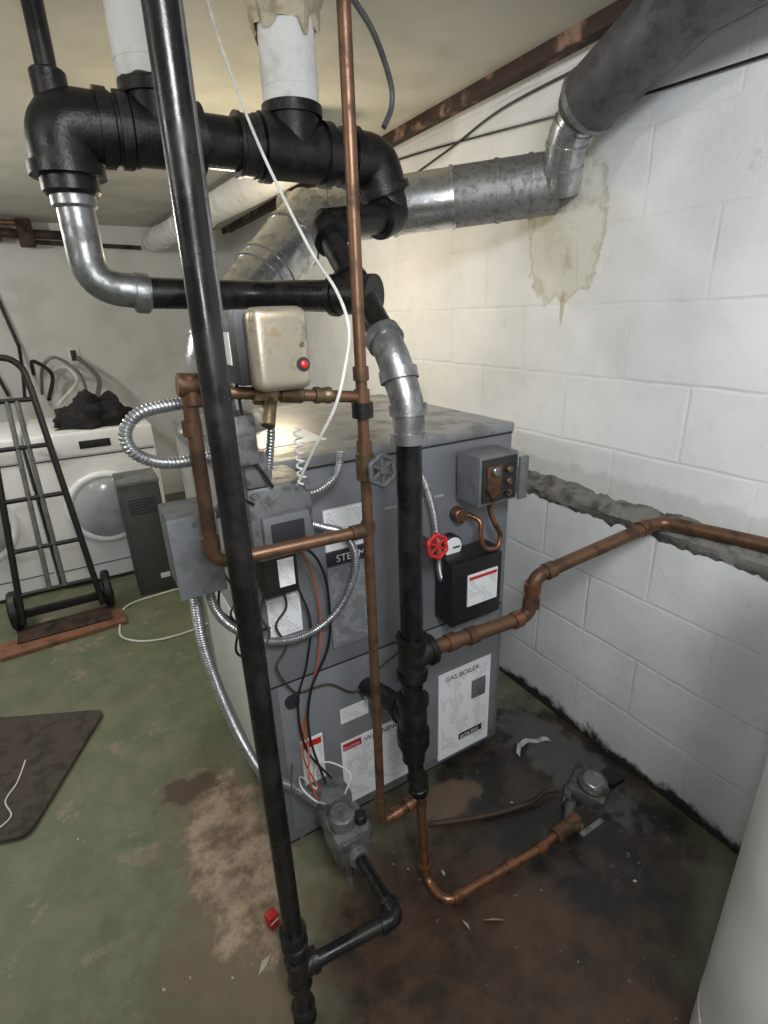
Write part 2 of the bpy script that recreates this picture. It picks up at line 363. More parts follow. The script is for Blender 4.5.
lab('label_rating',.815,1.03,.07,.42,lab_white); lab('label_instructions',.465,.70,.09,.33,lab_white)
lab('label_notice',.465,.585,.945,1.055,lab_small); lab('label_text',.465,.60,.66,.90,lab_clear)
lab('label_wiring',.30,.385,.75,.86,lab_small); lab('label_warning',.345,.41,.24,.40,lab_small); lab('label_small',.47,.56,.40,.45,lab_small)
box('logo_plate',(.465,F-.0045,.905),(.585,F,.94),seam,B,.001)
T_=F-.005
text('logo_text','STEAM',(.49,T_,.912),.028,inkw,B)
box('warning_strip',(.47,F-.0045,.30),(.53,F,.324),red,B,0)
text('warning_text','WARNING',(.54,F-.0035,.302),.026,ink,B)
text('caution_text','CAUTION',(.47,T_-.0003,.306),.012,inkw,B)
box('caution_strip',(.35,F-.0045,.372),(.405,F,.392),red,B,0)
text('boiler_text','GAS BOILER',(.84,F-.0035,.385),.026,ink,B)
box('logo_bar',(.90,F-.0045,.12),(1.0,F,.145),blackp,B,.001); text('logo_bar_text','BOILERS',(.905,T_,.124),.022,inkw,B)
text('tiny_text','INSTALLATION  SERVICE  OPERATION',(.64,F,1.02),.011,inkw,B)
lathe('left_tapping',(.335,BY0,.545),(0,-1,0),[(0,.02),(.012,.02),(.012,.012)],seam,B)
box('diagram_dark',(.95,F-.0045,.27),(1.01,F,.345),greybox,B,.001)
# ---------------------------------------------------------------- gas supply pipe (front left)
G=group('gas_supply_pipe'); gx,gy=.166,.73; gr=.0195
pipe('riser',[(gx,gy,0),(gx,gy,2.2)],gr,black,G)
tee('low_tee',(gx,gy,.175),(0,0,1),(1,0,0),gr,.042,blackfit,G)
collar('union',(gx,gy,.285),(0,0,1),gr,blackfit,G,.045,1.45)
collar('floor_coupling',(gx,gy,.03),(0,0,1),gr,blackfit,G,.05,1.35)
pipe('branch',[(gx,gy,.175),(.402,.71,.175),(.396,.91,.175)],.0165,black,G,.03)
elbow('branch_elbow',(.402,.71,.175),(-1,.08,0),(0,1,0),.0165,.038,blackfit,G)
G=group('gas_valve')
box('body',(.345,.9,.14),(.45,1.0,.235),castgrey,G,.012)
cyl('regulator_cap',(.385,.95,.23),(.385,.95,.275),.035,castgrey,G)
cyl('knob',(.43,.93,.235),(.43,.93,.262),.016,blackp,G)
cyl('inlet_boss',(.396,.875,.175),(.396,.905,.175),.028,castgrey,G)
box('coil_cover',(.35,.995,.16),(.44,1.06,.27),castgrey,G,.008)
pipe('outlet_manifold',[(.396,1.0,.175),(.396,1.125,.175)],.016,black,G)
box('terminal_plate',(.36,.893,.2),(.41,.9,.228),gunmetal,G,.002)
cyl('support_stub',(.396,.95,0),(.396,.95,.145),.012,gunmetal,G)
# ---------------------------------------------------------------- steam header
S=group('steam_header_pipe'); hy,hz,hr=1.38,1.868,.052
pipe('header',[(.09,hy,hz),(.80,hy,hz)],hr,black,S,seg=32)
elbow('left_elbow',(.085,hy,hz),(1,0,0),(0,0,-1),hr,.088,blackfit,S,1.2)
for i,x in enumerate((.20,.33,.46,.68)): collar('coupling_%d'%i,(x,hy,hz),(1,0,0),hr,blackfit,S,.05,1.25)
tee('riser_tee',(.58,hy,hz),(1,0,0),(0,0,1),hr,.085,blackfit,S,1.2)
tee('riser_tee_b',(.275,hy,hz),(1,0,0),(0,0,1),hr,.08,blackfit,S,1.18)
pipe('upper_stub',[(.085,hy,hz),(.085,hy,2.2)],.019,black,S)
cyl('stub_boss',(.085,hy,hz+.03),(.085,hy,hz+.085),.032,blackfit,S)
cyl('reducer',(.085,hy,hz-.125),(.085,hy,hz-.07),.054,blackfit,S)
pts=fillet([(.085,hy,hz-.115),(.085,hy,1.575),(.20,hy-.005,1.56)],.11,10)
vs,fs=sweepdata(pts,.036,26); mobj('swing_bend',vs,fs,gunmetal,S)
cyl('bend_collar_top',(.085,hy,1.72),(.085,hy,1.755),.043,gunmetal,S)
cyl('bend_collar_low',(.165,hy,1.562),(.20,hy,1.558),.043,gunmetal,S)
pipe('supply_run',[(.19,hy-.003,1.56),(.40,1.33,1.55),(.571,1.06,1.535)],.033,black,S,.1)
tee('supply_tee',(.560,1.075,1.537),(.17,-.27,-.015),(.1,.3,.2),.033,.05,blackfit,S,1.15)
elbow('right_elbow',(.80,hy,hz),(-1,0,0),(.35,0,-1),hr,.075,blackfit,S,1.2)
pipe('return_drop',[(.81,hy,hz-.02),(.855,hy,1.745),(.60,1.28,1.70)],.036,black,S,.03)
elbow('drop_elbow',(.855,hy,1.745),(-.35,0,.95),(-1,-.4,-.18),.036,.065,blackfit,S,1.25)
collar('drop_collar',(.83,hy,1.81),(.35,0,-1),.036,blackfit,S,.04,1.35)
# equaliser
E=group('equalizer_pipe'); qx,qy=.568,.88
elbow('top_elbow',(.595,1.275,1.695),(1,.4,.15),(-.03,-.32,-.24),.03,.055,blackfit,E,1.2)
pipe('diagonal',[(.595,1.275,1.695),(.557,.925,1.435)],.0285,black,E)
pts=fillet([(.559,.95,1.452),(.557,.915,1.42),(qx,qy,1.33),(qx,qy,1.26)],.03,6)
vs,fs=sweepdata(pts,.033,24); mobj('galvanised_bends',vs,fs,gunmetal,E)
for i,(c,d) in enumerate((((.559,.95,1.452),(0,.32,.24)),((.56,.9,1.385),(0,.35,.9)),((qx,qy,1.32),(0,.1,1)),((qx,qy,1.265),(0,0,1)))): collar('bend_band_%d'%i,c,d,.029,gunmetal,E,.022,1.33)
pipe('drop',[(qx,qy,1.28),(qx,qy,.44)],.027,black,E)
tee('return_tee',(qx,qy,.735),(0,0,1),(1,0,0),.0275,.055,blackfit,E,1.22)
tee('cross',(qx,qy,.56),(0,0,1),(0,1,-.28),.0275,.055,blackfit,E,1.3)
pipe('boiler_nipple',[(qx,qy,.56),(.56,1.12,.49)],.03,black,E)
lathe('lower_reducer',(qx,qy,.505),(0,0,-1),[(0,.03),(0,.042),(.03,.042),(.06,.03),(.085,.03),(.085,.02)],blackfit,E)
pipe('bronze_nipple',[(qx,qy,.43),(.574,.862,.31)],.021,black,E)
collar('lower_collar',(.573,.868,.345),(0,.1,1),.021,blackfit,E,.04,1.35)
# condensate return copper
C=group('copper_return_pipe')
pts=fillet([(.61,.88,.735),(.93,.86,.735),(.93,.857,.85),(1.36,.80,.925),(1.40,.55,.935),(1.41,-.6,.95)],.04,7)
vs,fs=sweepdata(pts,.0185,20); mobj('run',vs,fs,copper,C)
for i,(c,d) in enumerate((((.68,.876,.735),(1,0,0)),((.885,.862,.735),(1,0,0)),((.93,.858,.775),(0,0,1)),((.93,.857,.82),(0,0,1)),((.98,.85,.858),(1,-.13,.17)),((1.30,.81,.915),(1,-.13,.17)),((.74,.87,.735),(1,0,0)))): collar('fitting_%d'%i,c,d,.0185,copperb if i%2 else copper,C,.026,1.22)
C=group('copper_drain_pipe')
pts=fillet([(.574,.862,.33),(.566,.825,.035),(.574,.745,.035),(.90,.722,.035),(1.03,.73,.04)],.035,7)
vs,fs=sweepdata(pts,.0125,18); mobj('run',vs,fs,copperb,C)
for i,(c,d) in enumerate((((.573,.857,.29),(0,.12,1)),((.567,.83,.07),(0,.12,1)),((.61,.742,.035),(1,0,0)),((.79,.73,.035),(1,0,0)),((.90,.722,.035),(1,0,0)))): collar('fitting_%d'%i,c,d,.0125,copperb,C,.028,1.3)
cyl('valve_body',(.96,.725,.04),(1.06,.728,.04),.022,copper,C); cyl('valve_bonnet',(1.01,.727,.04),(1.03,.68,.075),.012,brass,C)
cyl('valve_outlet',(1.02,.727,.04),(1.09,.78,.045),.016,castdark,C)
box('valve_lever',(1.0,.66,.075),(1.09,.675,.083),castgrey,C,.002)
# water feed copper riser
W=group('copper_feed_pipe'); cx,cy=.455,.86
pipe('riser',[(cx,cy,2.2),(cx,cy,.285),(.575,.862,.30)],.0108,copper,W,.02)
for i,z in enumerate((1.40,1.36,1.265,1.10,.36,.33,2.05)): collar('fitting_%d'%i,(cx,cy,z),(0,0,1),.0112,copper,W,.024,1.3)
collar('fitting_elbow_a',(.50,.86,.29),(1,0,.1),.0112,copperb,W,.026,1.35); collar('fitting_elbow_b',(.54,.86,.296),(1,0,.1),.0112,copperb,W,.02,1.5)
collar('rubber_union',(cx,cy,1.335),(0,0,1),.0112,blackfit,W,.028,1.8)
cyl('valve_body',(cx,cy,1.20),(cx,cy,1.255),.018,brass,W); cyl('valve_stem',(cx,cy,1.228),(.462,.815,1.229),.008,brass,W)
handwheel('handwheel',V((.464,.81,1.229)),(0.1,-1,.1),.027,dgray,W)
pipe('loop',[(.17,.893,1.385),(.16,.893,1.375),(.157,.893,1.09),(.455,.86,1.095)],.0125,copper,W,.03)
for i,(c,d) in enumerate((((.157,.893,1.335),(0,0,1)),((.157,.893,1.13),(0,0,1)),((.195,.889,1.09),(1,0,0)),((.43,.862,1.095),(1,0,0)))): collar('loop_fitting_%d'%i,c,d,.0125,copper,W,.024,1.25)
pipe('upper_feed',[(.15,.893,1.395),(.455,.86,1.358)],.0105,copper,W)
cyl('union_nut',(.26,.88,1.382),(.30,.876,1.377),.019,brass,W,6); cyl('union_body',(.305,.876,1.377),(.345,.872,1.372),.015,brass,W)
cyl('cross_fitting',(.165,.893,1.37),(.165,.893,1.42),.017,copper,W); cyl('cross_cap',(.145,.893,1.405),(.185,.893,1.4),.019,copper,W)
cyl('strainer',(.29,.877,1.38),(.27,.85,1.33),.012,brass,W)
collar('joint',(.38,.868,1.368),(1,0,-.1),.0105,brass,W,.03,1.4)
# ---------------------------------------------------------------- control boxes
L=group('water_feeder_control')
box('housing',(.230,.835,1.40),(.328,.965,1.513),blackp,L,.004)
box('cover',(.243,.79,1.392),(.333,.838,1.515),steel,L,.018,seg=5)
lathe('reset_button',(.318,.791,1.43),(0,-1,0),[(0,.006),(.006,.006),(.008,.003)],red,L)
lathe('button_bezel',(.318,.792,1.43),(0,-1,0),[(0,.011),(.003,.011),(.003,.006)],seam,L)
lathe('cover_screw',(.318,.791,1.46),(0,-1,0),[(0,.004),(.004,.004)],brass,L)
cyl('mount_stub',(.28,.878,1.375),(.28,.878,1.405),.018,brass,L)
box('side_label',(.2285,.87,1.43),(.231,.94,1.48),lab_small,L,0)
L=group('low_water_cutoff')
box('body',(.25,.965,1.03),(.385,1.113,1.19),castgrey,L,.012)
box('face_plate',(.27,.95,1.06),(.37,.97,1.13),greybox,L,.006)
box('window',(.285,.945,1.075),(.355,.952,1.115),seam,L,.003)
for x in (.262,.373):
    for z in (1.045,1.175): cyl('bolt',(x,.958,z),(x,.968,z),.006,gunmetal,L)
box('hub_left',(.225,.93,1.245),(.275,1.0,1.34),castgrey,L,.01)
box('cast_neck',(.25,.96,1.19),(.30,1.02,1.26),castgrey,L,.01)
box('lower_transformer',(.268,.985,.935),(.345,1.113,1.035),blackp,L,.005)
box('transformer_sticker',(.30,.982,.955),(.335,.986,1.02),lab_small,L,0)
J=group('junction_box')
box('body',(.105,1.0,.985),(.19,1.13,1.145),greybox,J,.004); box('cover',(.101,.993,.98),(.194,1.0,1.15),greybox,J,.003)
for z in (.995,1.135): cyl('screw',(.15,.988,z),(.15,.994,z),.005,gunmetal,J)
cyl('knockout_connector',(.19,1.06,1.12),(.27,1.13,1.12),.014,gunmetal,J)
box('mount_bracket',(.18,1.08,1.0),(.27,1.13,1.01),gunmetal,J,.001)
P=group('pressure_control')
box('case',(.865,1.005,1.01),(1.0,1.1,1.145),greybox,P,.004)
box('open_front',(.873,1.0,1.018),(.99,1.006,1.137),seam,P,.002)
box('inner_plate',(.885,.995,1.03),(.935,1.001,1.12),copper,P,.002)
for i in range(3): cyl('terminal_%d'%i,(.955,1.0,1.04+i*.032),(.955,.985,1.04+i*.032),.009,brass,P)
box('cover_ear',(.995,.99,1.01),(1.025,1.0,1.13),greybox,P,.002)
cyl('scale_wheel',(.91,.996,1.105),(.91,.985,1.105),.013,gunmetal,P)
wire('pot_wire',[(.955,.985,1.04),(.93,.98,1.055),(.90,.985,1.03),(.88,.99,1.06)],.003,blackp,P)
pig=[(.955,1.06,1.01),(.955,1.06,.97),(.965,1.05,.93),(.985,1.045,.89),(.97,1.04,.855),(.93,1.045,.86),(.915,1.05,.90),(.92,1.06,.94),(.90,1.09,.955),(.875,1.115,.958)]
wire('siphon_pigtail',pig,.0075,copperb,P,10,12)
cyl('case_mount',(.93,1.09,1.08),(.93,1.118,1.08),.03,greybox,P)
cyl('pigtail_nut',(.955,1.06,.985),(.955,1.06,1.012),.013,brass,P,6)
cyl('pigtail_boss',(.875,1.085,.958),(.875,1.118,.958),.022,copper,P)
Q=group('pressure_gauge')
cyl('case',(.845,1.085,.87),(.845,1.116,.87),.036,blackp,Q); cyl('dial',(.845,1.083,.87),(.845,1.087,.87),.03,whitep,Q)
box('needle',(.843,1.08,.868),(.866,1.0835,.872),seam,Q,0)
R_=group('sight_glass_valve')
handwheel('handwheel',V((.728,1.0,.935)),(.05,-1,.2),.029,red,R_)
cyl('stem',(.728,1.0,.935),(.735,1.12,.93),.007,brass,R_); cyl('body',(.733,1.05,.92),(.733,1.118,.92),.014,brass,R_)
cyl('glass_tube',(.72,1.075,.63),(.72,1.075,.93),.008,glass,R_)
cyl('lower_body',(.72,1.075,.62),(.72,1.118,.62),.014,brass,R_); cyl('lower_nut',(.72,1.075,.61),(.72,1.075,.645),.013,brass,R_,6)
X=group('ignition_control_box')
box('case',(.80,1.03,.645),(.985,1.113,.845),blackp,X,.008); box('face_label',(.855,1.0265,.70),(.965,1.031,.80),lab_small,X,0)
box('label_band',(.86,1.024,.785),(.96,1.0275,.793),red,X,0); box('lid',(.797,1.045,.838),(.988,1.113,.852),blackp,X,.004)
# ---------------------------------------------------------------- flexible conduits & wires
K=group('flexible_conduit')
flex('loop_left',[(.20,.93,1.37),(.155,.95,1.368),(.09,.95,1.36),(.062,.95,1.33),(.07,.95,1.295),(.11,.95,1.272),(.17,.95,1.268),(.25,.96,1.272)],.0105,conduit,K)
flex('side_drop',[(.14,1.06,.99),(.137,1.07,.9),(.14,1.08,.80),(.165,1.085,.62),(.20,1.09,.46),(.235,1.09,.36),(.30,1.07,.30),(.35,1.03,.25)],.0125,conduit,K)
flex('front_loop',[(.165,1.06,.99),(.175,1.06,.90),(.222,1.07,.822),(.30,1.075,.765),(.39,1.08,.752),(.47,1.08,.79),(.522,1.08,.87),(.53,1.08,.94),(.50,1.08,1.0),(.45,1.07,1.03),(.38,1.05,1.07)],.010,conduit,K)
flex('upper_loop',[(.38,1.05,1.13),(.43,1.04,1.135),(.48,1.05,1.16),(.51,1.08,1.2)],.009,conduit,K)
flex('right_drop',[(.70,1.09,1.17),(.745,1.085,1.09),(.775,1.085,1.0),(.79,1.085,.90),(.80,1.085,.80),(.82,1.08,.76),(.83,1.07,.72)],.010,conduit,K)
flex('cutoff_whip',[(.30,.99,1.19),(.305,.97,1.25),(.31,.96,1.30),(.312,.96,1.36)],.008,conduit,K)
D=group('electrical_conduit')
pipe('emt',[(.247,.985,1.33),(.247,.985,2.2)],.0095,gunmetal,D); collar('emt_coupling',(.247,.985,1.62),(0,0,1),.0095,gunmetal,D,.03,1.25)
U=group('control_wiring')
wire('white_wire',[(.42,1.45,2.2),(.40,1.28,2.0),(.40,1.12,1.8),(.432,1.0,1.62),(.435,.9,1.54),(.425,.84,1.48),(.41,.83,1.42),(.385,.83,1.35),(.36,.88,1.27),(.345,.94,1.19)],.003,white_cord,U)
coil=[(.352+.008*math.cos(t),.93+.008*math.sin(t),1.30-.0025*t/1.0) for t in [i*.9 for i in range(48)]]
wire('white_coil',coil,.002,white_cord,U,3,6)
wire('black_wire',[(.36,1.05,1.03),(.42,1.06,.96),(.45,1.08,.85),(.44,1.08,.70),(.38,1.08,.58),(.36,1.07,.45),(.385,1.05,.28)],.0035,blackp,U)
wire('black_wire_b',[(.34,1.06,1.03),(.37,1.08,.9),(.40,1.09,.78),(.38,1.09,.66),(.345,1.09,.55),(.35,1.08,.4),(.40,1.04,.3)],.003,blackp,U)
wire('orange_wire',[(.35,1.06,1.03),(.40,1.07,.95),(.425,1.085,.80),(.41,1.08,.68),(.37,1.09,.52),(.34,1.08,.38),(.37,1.04,.26)],.0025,orange,U)
wire('brown_wire',[(.32,1.06,.94),(.34,1.08,.85),(.31,1.085,.80),(.33,1.09,.73),(.30,1.09,.68),(.33,1.09,.6),(.36,1.1,.57),(.44,1.1,.56),(.52,1.1,.5),(.6,1.09,.56),(.70,1.09,.60)],.003,brownw,U)
wire('loose_lead',[(.30,1.06,.94),(.27,1.06,.86),(.285,1.06,.80),(.25,1.05,.75),(.27,1.06,.72)],.003,brownw,U)
wire('side_lead',[(.20,1.1,.95),(.19,1.1,.88),(.22,1.09,.83),(.21,1.09,.76),(.25,1.09,.72)],.003,blackp,U)
wire('side_lead_b',[(.21,1.1,.97),(.23,1.1,.9),(.21,1.09,.86),(.245,1.09,.81),(.30,1.1,.79)],.0025,blackp,U)
wire('feeder_lead',[(.24,.9,1.42),(.25,.93,1.36),(.262,.95,1.28),(.29,.955,1.2)],.003,brownw,U)
wire('valve_wire_a',[(.34,1.0,.3),(.33,1.02,.36),(.35,1.06,.42),(.345,1.1,.5)],.0025,orange,U)
wire('valve_wire_b',[(.42,1.0,.27),(.44,1.0,.33),(.40,1.05,.35),(.37,1.08,.31),(.36,1.05,.25)],.0022,white_cord,U)
wire('valve_wire_c',[(.35,1.0,.26),(.31,1.0,.28),(.29,1.05,.31),(.31,1.09,.36)],.0022,brownw,U)
wire('valve_wire_d',[(.36,1.0,.27),(.33,.99,.31),(.31,1.03,.33),(.33,1.09,.30),(.37,1.05,.25)],.0022,white_cord,U)
wire('cutoff_loop',[(.26,.96,1.16),(.22,.95,1.20),(.225,.95,1.26),(.27,.95,1.24),(.30,.955,1.19)],.003,blackp,U)
# ---------------------------------------------------------------- risers with insulation
def insul_riser(n,x,y,z0,r,ragged):
    g=group(n); seg=40; rows=26; vs=[];fs=[]
    for i in range(rows+1):
        z=z0+(2.2-z0)*i/rows
        for k in range(seg):
            a=2*math.pi*k/seg; q=r*(1+.03*noise.noise(V((math.cos(a)*2,math.sin(a)*2,z*9))))
            vs.append((x+q*math.cos(a),y+q*math.sin(a),z+(.006*noise.noise(V((a*3,0,3))) if i==0 else 0)))
    for i in range(rows):
        for k in range(seg): fs.append((i*seg+k,i*seg+(k+1)%seg,(i+1)*seg+(k+1)%seg,(i+1)*seg+k))
    fs.append(tuple(range(seg))); mobj('insulation_sleeve',vs,fs,insul,g)
    for i,z in enumerate((z0+.03,z0+.16)): lathe('wrap_band_%d'%i,(x,y,z),(0,0,1),[(0,r*.98),(0,r*1.02),(.012,r*1.02),(.012,r*.98)],insul,g)
    if ragged:
        vs=[];fs=[]; rows=10
        for i in range(rows+1):
            z=2.2-.10*i/rows
            for k in range(seg):
                a=2*math.pi*k/seg; q=r*1.08+.035*(1-i/rows)**1.3+.015*noise.noise(V((math.cos(a)*3,math.sin(a)*3,z*18)))
                vs.append((x+q*math.cos(a),y+q*math.sin(a),z-.05*max(0,noise.noise(V((math.cos(a)*2,math.sin(a)*2,7))))*(i/rows)))
        for i in range(rows):
            for k in range(seg): fs.append((i*seg+k,i*seg+(k+1)%seg,(i+1)*seg+(k+1)%seg,(i+1)*seg+k))
        mobj('torn_wrap',vs,fs,foam,g)
insul_riser('insulated_steam_riser',.275,1.38,1.957,.068,False)
insul_riser('insulated_steam_riser.001',.58,1.38,1.957,.064,True)
I=group('insulated_ceiling_pipe')
pipe('main',[(.80,4.95,2.09),(.97,2.9,2.10),(1.0,2.1,2.1)],.075,insul,I,seg=24)
for i,t in enumerate((.15,.4,.65)): collar('band_%d'%i,V((.80,4.95,2.09)).lerp(V((.97,2.9,2.10)),t),(.17,-2.05,0),.075,insul,I,.04,1.06)
# ---------------------------------------------------------------- flue
Fl=group('flue_pipe'); fr=.09
lathe('draft_collar',(.38,1.6,1.19),(0,0,1),[(0,.14),(.01,.14),(.05,.1),(.06,.088)],galv,Fl)
pts=fillet([(.38,1.6,1.22),(.38,1.6,1.44),(.78,1.75,1.80)],.10,4)
vs,fs=sweepdata(pts,fr,36); mobj('lower_run',vs,fs,galv,Fl)
for i,p_ in enumerate(pts[1:-1]):
    t=(pts[i+2]-pts[i]).normalized(); collar('gore_%d'%i,p_,t,fr,galv,Fl,.008,1.035)
dr=V((.40,.15,.36)).normalized()
for i,s in enumerate((.12,.26,.30,.44)): collar('seam_ring_%d'%i,V((.38,1.6,1.44))+dr*s,dr,fr,galv,Fl,.012,1.05)
fr=.083
A_=V((.72,1.84,1.79)); Bv=V((1.385,1.305,1.85)); d=(Bv-A_).normalized()
vs,fs=sweepdata([A_,A_+d*.55],fr,36); mobj('cross_run',vs,fs,galv,Fl)
vs,fs=sweepdata([A_+d*.54,Bv],[fr*1.02]*2,36); mobj('cross_run_dull',vs,fs,galvd,Fl)
for i,s in enumerate((.02,.16,.30,.36,.545,.68,.78)): collar('run_ring_%d'%i,A_+d*s,d,fr,galv if s<.6 else galvd,Fl,.012,1.06)
pts=fillet([(1.37,1.27,1.82),(1.345,1.25,1.88),(1.325,1.215,1.95),(1.315,1.15,1.995)],.03,5)
vs,fs=sweepdata(pts,.056,32); mobj('wall_elbow',vs,fs,galv,Fl)
for i in (3,7,11): collar('elbow_gore_%d'%i,pts[i],(pts[min(i+1,len(pts)-1)]-pts[i-1]),.056,galv,Fl,.01,1.05)
vs,fs=sweepdata([(1.318,1.17,1.985),(1.312,1.15,1.995),(1.26,.84,2.095),(1.2,.3,2.11)],[.07,.082,.082,.082],36); mobj('wrapped_duct',vs,fs,duct,Fl)
collar('duct_clamp',(1.31,1.14,1.998),(.052,.31,-.1),.082,galvd,Fl,.016,1.03)
O=group('vent_tubing')
wire('hose',[(.63,1.25,2.2),(.68,1.27,2.15),(.76,1.3,2.1),(.82,1.33,2.03),(.83,1.34,1.98),(.80,1.33,1.93)],.007,duct,O,10,10)
# ---------------------------------------------------------------- water heater
Wh=group('water_heater'); wx,wy=.945,.08
lathe('tank',(wx,wy,.03),(0,0,1),[(0,.15),(0,.195),(.01,.2),(1.15,.2),(1.19,.185),(1.2,.12),(1.2,.01)],whitep,Wh,64)
lathe('base_ring',(wx,wy,0),(0,0,1),[(0,.18),(.035,.18)],blackp,Wh,40)
lathe('seam_band',(wx,wy,.16),(0,0,1),[(0,.199),(.002,.2008),(.006,.2008),(.008,.199)],whitep,Wh,64)
pipe('outlet',[(wx+.05,wy-.05,1.22),(wx+.05,wy-.05,2.2)],.0125,copper,Wh)
lathe('vent',(wx,wy,1.22),(0,0,1),[(0,.09),(.06,.05),(.1,.05)],galv,Wh)
# ---------------------------------------------------------------- laundry
def machine(n,x0,x1,y,top):
    g=group(n); w=x1-x0; cx_=(x0+x1)/2
    box('body',(x0,y,.02),(x1,y+.7,top),whitep,g,.015,seg=3)
    box('console',(x0+.005,y-.012,top-.13),(x1-.005,y+.02,top-.005),whitep,g,.008)
    box('display',(cx_-.07,y-.016,top-.095),(cx_+.09,y-.01,top-.05),blackp,g,.002)
    lathe('dial',(x0+.1,y-.012,top-.07),(0,-1,0),[(0,.03),(.02,.027),(.02,.01)],whitep,g)
    vs,fs=sweepdata(ringpath((cx_,y-.005,.47),(0,1,0),.2,48),.022,12,closed=True); mobj('door_ring',vs,fs,whitep,g)
    lathe('door_glass',(cx_,y+.005,.47),(0,-1,0),[(0,.19),(.02,.185),(.045,.14),(.055,.06),(.056,.005)],glass,g,40)
    box('kick_seam',(x0+.01,y-.002,.12),(x1-.01,y+.001,.125),seam,g,0)
    box('console_seam',(x0+.01,y-.002,top-.145),(x1-.01,y+.001,top-.138),seam,g,0)
    for x in (x0+.06,x1-.06): cyl('foot',(x,y+.06,0),(x,y+.06,.03),.02,blackp,g)
machine('clothes_dryer',-.28,.37,3.4,.93); machine('washing_machine',-.95,-.3,3.42,.93)
bm=bmesh.new(); bmesh.ops.create_icosphere(bm,subdivisions=5,radius=1)
for v in bm.verts:
    q=1+.35*noise.noise(v.co*2.2)+.15*noise.noise(v.co*6)
    c=v.co*q; v.co=V((.09+c.x*.2,3.62+c.y*.16,.93+max(c.z,-.0)*.17))
me=bpy.data.meshes.new('pile');bm.to_mesh(me);bm.free();me.shade_smooth();me.materials.append(cloth);o=bpy.data.objects.new('clothes_pile',me);coll.objects.link(o)
g=group('dehumidifier')
box('body',(.105,3.06,.0),(.315,3.30,.67),dgray,g,.012); box('front_panel',(.115,3.052,.05),(.305,3.062,.62),dgray,g,.004)
box('top_cap',(.102,3.055,.665),(.318,3.305,.69),greybox,g,.006); box('logo',(.23,3.049,.09),(.28,3.054,.12),lab_small,g,0)
for i in range(6): box('slot_%d'%i,(.14,3.049,.5+.016*i),(.285,3.053,.506+.016*i),seam,g,0)
g=group('hand_truck')
def HT(x,s): return V((x,2.97+.2*s,.06+1.25*s))
for n_,xa,xb in (('rail_left',-.46,-.36),('rail_right',-.09,-.17)):
    pipe(n_,[HT(xa,0),HT(xb,.93)],.0155,blackp,g)
pipe('handle',[HT(-.36,.92),HT(-.35,1.0),HT(-.30,1.04),HT(-.23,1.04),HT(-.18,1.0),HT(-.17,.92)],.0155,blackp,g,.04)
for i,s in enumerate((.12,.3,.5,.7,.88)):
    pipe('crossbar_%d'%i,[HT(-.455+.1*s/.93,s),HT(-.095-.075*s/.93,s)],.012,blackp,g)
pipe('centre_strap_a',[HT(-.31,.12),HT(-.28,.88)],.012,greybox,g); pipe('centre_strap_b',[HT(-.24,.12),HT(-.24,.88)],.012,greybox,g)
box('axle_block',(-.50,2.99,.08),(-.05,3.02,.12),blackp,g,.004)
for x in (-.49,-.055):
    lathe('wheel',(x-.02,3.06,.105),(1,0,0),[(0,.05),(0,.095),(.01,.105),(.035,.105),(.045,.095),(.045,.05)],blackp,g); lathe('wheel_hub',(x-.025,3.06,.105),(1,0,0),[(0,.02),(0,.045),(.055,.045),(.055,.02)],greybox,g)
box('toe_plate',(-.49,2.84,.024),(-.06,3.0,.03),rust,g,.002)
o=box('wooden_board',(-.56,2.77,0),(.0,2.92,.022),wood,None,.003,Matrix.Rotation(.06,3,'Z'))
vs=[];fs=[];poly=[V((-.15,2.10,0)),V((-.40,1.60,0)),V((-.95,1.78,0)),V((-.62,2.33,0))]
def rounded(poly,r):
    out=[];n=len(poly)
    for i in range(n):
        a,b,c=poly[i-1],poly[i],poly[(i+1)%n]; p0=b+(a-b).normalized()*r;q0=b+(c-b).normalized()*r
        for k in range(6): t=k/5; out.append(p0*(1-t)**2+b*2*t*(1-t)+q0*t*t)
    return out
rp=rounded(poly,.04);n_=len(rp); ctr=sum(poly,V((0,0,0)))/4
vs=[p+V((0,0,.0)) for p in rp]+[p+V((0,0,.014)) for p in rp]+[ctr+(p-ctr)*.985+V((0,0,.018)) for p in rp]
fs=[(i,(i+1)%n_,n_+(i+1)%n_,n_+i) for i in range(n_)]+[(n_+i,n_+(i+1)%n_,2*n_+(i+1)%n_,2*n_+i) for i in range(n_)]+[tuple(range(2*n_,3*n_))]
mobj('floor_mat',vs,fs,matm)
g=group('power_cord'); wire('cord',[(.45,3.02,.006),(.2,3.02,.006),(.02,2.98,.006),(-.03,2.8,.006),(-.03,2.64,.006),(.1,2.53,.006),(.3,2.52,.006),(.5,2.6,.006)],.005,white_cord,g)
g=group('extension_cord'); wire('cord',[(-.42,1.95,.022),(-.44,1.85,.022),(-.47,1.78,.022),(-.45,1.7,.022),(-.5,1.66,.022),(-.56,1.66,.004)],.0025,white_cord,g)
